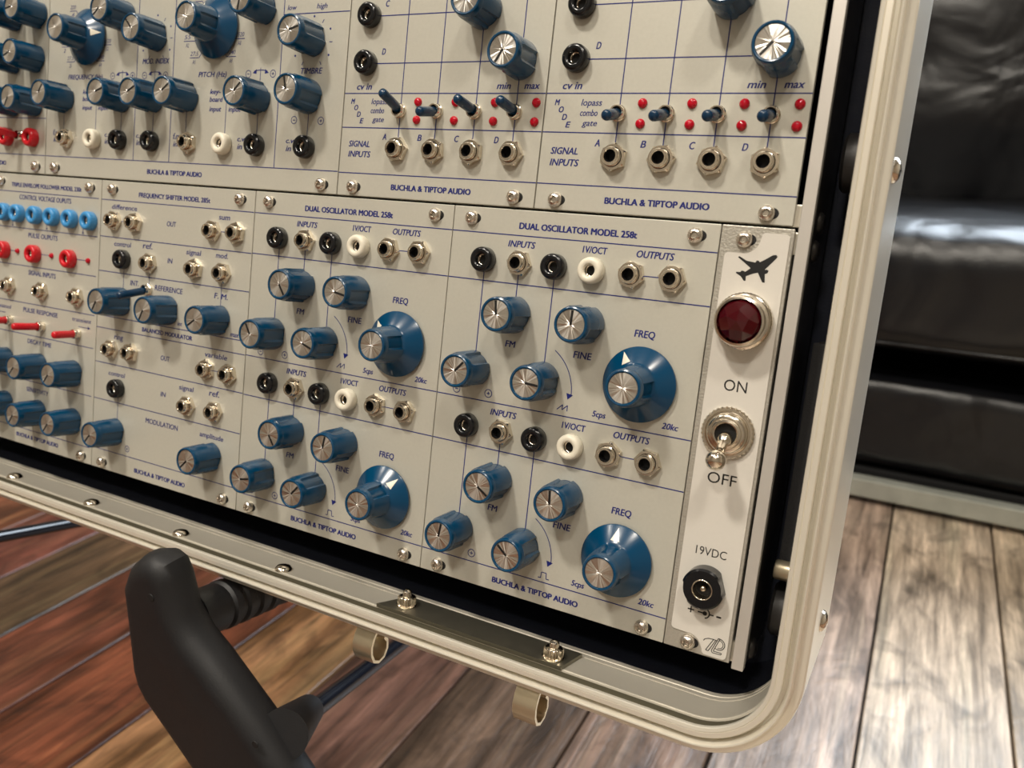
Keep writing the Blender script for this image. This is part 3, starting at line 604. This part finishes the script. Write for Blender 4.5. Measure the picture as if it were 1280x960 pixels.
for x, y in ((28.3, 112.1), (41.6, 112.1), (88.3, 112.1), (101.4, 112.2), (51.9, 95.7), (79.2, 95.8), (95.2, 95.7), (29.8, 55.6), (42.7, 55.8), (89.3, 55.5), (101.8, 55.3), (79.3, 38.4), (95.2, 38.7)): put('jack', t, x - O, y, random.uniform(0, 60))
for x, y in ((35.5, 95.8), (35.3, 38.7)): put('bblack', t, x - O, y)
for x, y, a in ((34.9, 77.3, -120), (64.4, 77, -116), (94.3, 76.7, -144), (34.2, 18.8, -130), (94.2, 19.4, -135)): put('knob', t, x - O, y, a)
toggle(t, 51.6 - O, 84.3, -2.6, -3.2, 13.2)
p.build('printed_marking', t, M['ink']); screws(t, [(7.6, 125.5), (83.4, 125.5), (7.6, 3.2), (83.8, 3.2)])
# plain filler at the far left of the lower row
t = module('blank_panel', -315.2, 0, 51.0, 'plain blank filler panel left of the envelope follower'); screws(t, [(7.4, 3.1), (43.6, 3.1), (7.4, 125.4), (43.6, 125.4)])

# ================================================================= POWER STRIP
t = empty('power_module', W(91.4, 0), (TILT, 0, 0)); tag(t, 'narrow power panel with red jewel lamp, ON OFF toggle and 19VDC inlet', 'power module')
bm = bmesh.new(); box(bm, (10.25 * MM, 64.6 * MM, -1.0 * MM), (20.3 * MM, 129.2 * MM, 2.0 * MM), .25 * MM); obj('panel', bm, M['raw'], t)
bm = bmesh.new(); box(bm, (20.1 * MM, 64.25 * MM, -9.8 * MM), (.8 * MM, 128.2 * MM, 20.0 * MM), .2 * MM); obj('side_flange', bm, M['raw'], t)
bm = bmesh.new(); box(bm, (9.9 * MM, 64.25 * MM, -14 * MM), (16 * MM, 104 * MM, 23.9 * MM)); obj('power_housing', bm, M['black_metal'], t)
def fillet(cx, cy, r, a0, a1, n=6): return [(cx + r * math.cos(math.radians(a0 + (a1 - a0) * i / n)), cy + r * math.sin(math.radians(a0 + (a1 - a0) * i / n))) for i in range(n + 1)]
ov = []
ov += fillet(18.2, 1.9, 1.3, -90, 0); ov += fillet(18.2, 126.3, 1.3, 0, 90); ov += fillet(12.9, 126.5, 1.1, 90, 160)
ov += fillet(7.0, 126.0, 4.6, -14, -86, 8); ov += [(3.4, 121.4)] + fillet(3.0, 120.3, 1.1, 90, 180)
ov += fillet(3.0, 7.2, 1.2, 180, 260); ov += [(6.0, 5.9)] + fillet(7.2, 1.4, 4.6, 82, 20, 8) + [(12.0, 2.0)] + fillet(13.2, 1.8, 1.2, 190, 270)
bm = bmesh.new(); prism(bm, ov, 0, .30); bmesh.ops.recalc_face_normals(bm, faces=bm.faces); ovo = obj('overlay_label', bm, M['overlay'], t)
PZ = .34
p = Print()
p.text('ON', 7.2, 13.9, 81.5, 3.5, 0, 0); p.text('OFF', 6.3, 14.9, 53.5, 3.5, 0, 0); p.text('19VDC', 6.0, 15.3, 31.1, 2.7, 0, 0)
plane = [(16.7, 120.9), (17.0, 121.4), (16.6, 121.9), (15.7, 121.8), (13.6, 120.3), (12.3, 119.5), (12.0, 119.9), (11.4, 119.9), (11.1, 119.3), (8.6, 119.6), (6.4, 120.7), (6.0, 120.4), (8.2, 118.9), (10.0, 117.6), (8.6, 116.4), (8.3, 116.6), (7.6, 116.7), (7.2, 116.2), (6.2, 116.2), (6.0, 115.9), (7.6, 115.0), (8.6, 113.8), (9.1, 113.9), (9.0, 115.2), (10.9, 116.1), (12.2, 116.5), (13.8, 113.9), (14.5, 113.9), (14.2, 116.3), (14.9, 116.6), (15.1, 117.3), (14.6, 117.6), (14.0, 117.5)]
plane = [(x - .1, y - .2) for x, y in plane]; pp = Print(); pp.poly(plane); pp.build('aircraft_emblem', t, M['black_ink'])
# inlet polarity symbol
p.line(6.1, 13.4, 8.1, 13.4, .42); p.line(7.1, 12.4, 7.1, 14.4, .42); p.line(9.2, 13.3, 11.4, 13.3, .42); p.dot(11.4, 13.3, .7); p.arc((11.3, 13.3), 1.5, -80, 80, .42, 12); p.line(12.8, 13.3, 14.1, 13.3, .42); p.line(14.9, 13.3, 16.4, 13.3, .5)
# round signature monogram
p.build('printed_marking', t, M['black_ink']); p = Print()
for pts in ([(12.2, 4.9), (12.5, 5.5), (13.6, 6.0), (15.0, 6.1), (16.4, 6.0)], [(15.1, 6.0), (13.2, 2.2)], [(15.8, 6.0), (14.0, 2.1)], [(13.2, 2.2), (14.0, 2.1)], [(16.5, 6.8), (14.9, 2.5), (15.3, 1.9), (17.9, 2.0)], [(17.0, 6.8), (15.5, 2.5), (18.0, 2.5), (17.9, 2.0)], [(16.5, 6.8), (17.0, 6.8)]): p.path(pts, .24)
p.arc((16.9, 5.0), 1.75, 110, -110, .26, 14); p.arc((16.9, 5.0), 1.25, 100, -100, .22, 12); p.line(16.2, 3.4, 15.8, 3.5, .24)
p.build('monogram', t, M['black_ink']); PZ = .04
lamp = obj('jewel_lamp', (lambda b_: (lathe(b_, [(8.1, .3), (8.2, 1.2), (8.2, 2.6), (7.8, 3.0), (7.3, 3.2), (7.4, 3.5), (7.5, 5.0), (7.3, 5.4), (7.45, 5.9), (7.3, 7.2), (6.9, 7.9), (6.3, 8.1), (6.1, 7.6), (6.1, 4)], 96, lambda k, a: .1 * math.cos(48 * a) if k in (1, 2) else 0), b_)[1])(bmesh.new()), M['nickel'], t, (10.4 * MM, 102.2 * MM, 0), smooth=True, ang=40)
bm = bmesh.new(); rings = []
for r, z, n, o_ in ((6.15, 7.2, 10, 0), (5.5, 8.6, 10, .5), (3.2, 10.3, 5, 0)):
    rings.append([bm.verts.new((r * MM * math.cos(2 * PI * (i + o_) / n + .3), r * MM * math.sin(2 * PI * (i + o_) / n + .3), z * MM)) for i in range(n)])
tip = bm.verts.new((0, 0, 11.2 * MM)); a, b_, c_ = rings
for i in range(10): j = (i + 1) % 10; bm.faces.new((a[i], a[j], b_[i])); bm.faces.new((a[j], b_[j], b_[i]))
for i in range(5):
    j = (i + 1) % 5; bm.faces.new((b_[2 * i], c_[j], c_[i])) ; bm.faces.new((b_[2 * i], b_[2 * i + 1], c_[j])); bm.faces.new((b_[2 * i + 1], b_[(2 * i + 2) % 10], c_[j])); bm.faces.new((c_[i], c_[j], tip))
bm.faces.new(list(reversed(a))); bmesh.ops.recalc_face_normals(bm, faces=bm.faces); obj('faceted_lens', bm, M['jewel'], lamp)
bm = bmesh.new(); lathe(bm, [(6.0, 4.2), (0, 4.2)], 24); obj('lamp_base', bm, mat('dark_red_base', lin(70, 8, 18), .4), lamp)
# power toggle
sw = obj('power_toggle', (lambda b_: (lathe(b_, [(7.6, .3), (7.7, .5), (7.7, 1.3), (7.3, 1.7), (6.6, 1.75), (6.4, 1.5), (6.1, 1.6), (5.9, 2.6), (5.2, 3.2), (4.5, 3.3), (4.2, 3.9), (3.6, 4.1), (3.2, 3.9), (3.0, 2.2)], 108, lambda k, a: .16 * math.cos(36 * a) if k in (1, 2, 3) else 0), b_)[1])(bmesh.new()), M['nickel'], t, (10.4 * MM, 69.2 * MM, 0), smooth=True, ang=40)
bm = bmesh.new(); lathe(bm, [(3.1, 2.4), (0, 2.4)], 24); obj('bushing_hole', bm, M['dark'], sw)
d = Vector((.1, -7.0, 11.4)); q = d.normalized().to_track_quat('Z', 'Y').to_matrix().to_4x4()
bm = bmesh.new(); lathe(bm, [(0, .2), (1.4, .8), (2.0, 1.8), (2.2, 2.8), (2.0, 3.8), (1.5, 4.6), (1.35, 5.2), (1.5, 8.2), (1.9, 9.8), (2.2, 10.2), (2.7, 11.0), (2.95, 12.2), (2.8, 13.4), (2.2, 14.4), (1.2, 14.95), (0, 15.1)], 32, mtx=q, c=(0, 0, .0012)); obj('bat_lever', bm, M['nickel'], sw, smooth=True)
# inlet
jk = obj('power_inlet', (lambda b_: (lathe(b_, [(6.3, .3), (6.3, 4.6), (5.7, 5.2), (3.2, 5.2), (3.1, 5.0), (3.0, 2.0)], 64, lambda k, a: -max(0, 6.3 - 5.4 / max(abs(math.cos(a - .35)), .05)) if k < 2 else 0), b_)[1])(bmesh.new()), M['black'], t, (10.5 * MM, 22.0 * MM, 0), smooth=True, ang=35)
bm = bmesh.new(); lathe(bm, [(3.15, 5.15), (3.1, 5.35), (2.85, 5.35), (2.8, 5.0), (2.75, 1.5)], 32); obj('contact_ring', bm, M['nickel'], jk, smooth=True)
bm = bmesh.new(); lathe(bm, [(2.75, 1.6), (0, 1.6)], 24); obj('socket_hole', bm, M['dark'], jk)
bm = bmesh.new(); lathe(bm, [(.95, 1.6), (.95, 3.8), (.6, 4.4), (0, 4.5)], 20); obj('centre_pin', bm, M['nickel'], jk, smooth=True)
screws(t, [(7.0, 125.3), (7.5, 3.0)])

# ================================================================= STAND
st = tag(empty('folding_stand', (-.10, .10, 0)), 'black folding stand with moulded plastic legs holding up the case', 'stand')
def wp(x, y, z): return (x * MM + .10, y * MM - .10, z * MM)
outl = [(-97.5, 322), (-91, 327.6), (-84, 329.6), (-78.5, 327.5), (-75.5, 321), (-73.2, 308), (-67.5, 300.5), (-60, 294.5), (-39.6, 275.3), (-24.8, 258.2), (60, 165), (150, 66), (176, 30), (178, 4), (128, 4), (126, 20), (100, 50), (20, 138), (-71.5, 236.9), (-84.4, 249.8), (-98.3, 263.3), (-102, 269.4), (-103.4, 277.1), (-102.5, 299.3), (-102.1, 313.4)]
def leg(dx, flip=1):
    bm = bmesh.new(); lo = [bm.verts.new(wp(x * flip + dx, -50, z)) for x, z in outl]; hi = [bm.verts.new(wp(x * flip + dx, -32, z)) for x, z in outl]; n = len(outl)
    f1 = bm.faces.new(lo); f2 = bm.faces.new(list(reversed(hi)))
    for i in range(n): j = (i + 1) % n; bm.faces.new((lo[j], lo[i], hi[i], hi[j]))
    bmesh.ops.recalc_face_normals(bm, faces=bm.faces)
    es = list({e for f in (f1, f2) for e in f.edges}); bmesh.ops.bevel(bm, geom=es, offset=.0078, segments=6, affect='EDGES', profile=.5)
    lg = obj('leg', bm, M['rubber'], st, smooth=True, ang=38)
    for hx, hz, hr in ((-82.5, 315.5, 1.6), (-36.5, 271, 1.5)):
        bm = bmesh.new(); lathe(bm, [(hr, 0), (hr * .9, .25), (0, .25)], 16, c=wp(hx * flip + dx, -49.9, hz), mtx=Matrix.Rotation(PI / 2, 4, 'X')); obj('screw_hole', bm, M['dark'], lg)
    return lg
leg(0)
leg(-400, -1)
def arm(x):
    bm = bmesh.new(); A = Vector(wp(x, -34, 298.6)); B = Vector(wp(x - 2, 175, 257.8)); dd = (B - A); q = dd.to_track_quat('Z', 'Y').to_matrix().to_4x4(); Ln = dd.length / MM
    prof = [(9.5, 0), (9.5, 12)]
    for k in range(4): z0 = 13 + k * 7; prof += [(8.9, z0), (9.9, z0 + 1.2), (9.9, z0 + 4.4), (8.9, z0 + 5.4)]
    prof += [(9.6, 45), (9.6, Ln)]
    lathe(bm, prof, 28, c=A, mtx=q, cap0=True, cap1=True); return obj('support_arm', bm, M['rubber'], st, smooth=True, ang=35)
arm(-82); arm(-318)
for s, dx in ((1, 0), (-1, -310)):
    X = 0 if s > 0 else -271
    A = wp(-33 + X, -40, 269 if s > 0 else 262); B = wp(-42 + X, -17, 260 if s > 0 else 254)
    bm = bmesh.new(); tube(bm, A, B, 9.5, 24, 6.0); obj('rod_socket', bm, M['rubber'], st, smooth=True, ang=35)
    bm = bmesh.new()
    if s > 0: tube(bm, wp(-40, -22, 261), wp(-223, 692, 4), 3.9, 20)
    else: tube(bm, wp(-308 + 1, -20, 257), wp(-368, 560, 92), 3.6, 20)
    obj('rear_rod', bm, M['tube'], st, smooth=True, ang=40)

# the unplaced masters are no part of the scene
for o in PROTO.values():
    for c in list(o.children): bpy.data.objects.remove(c)
    bpy.data.objects.remove(o)
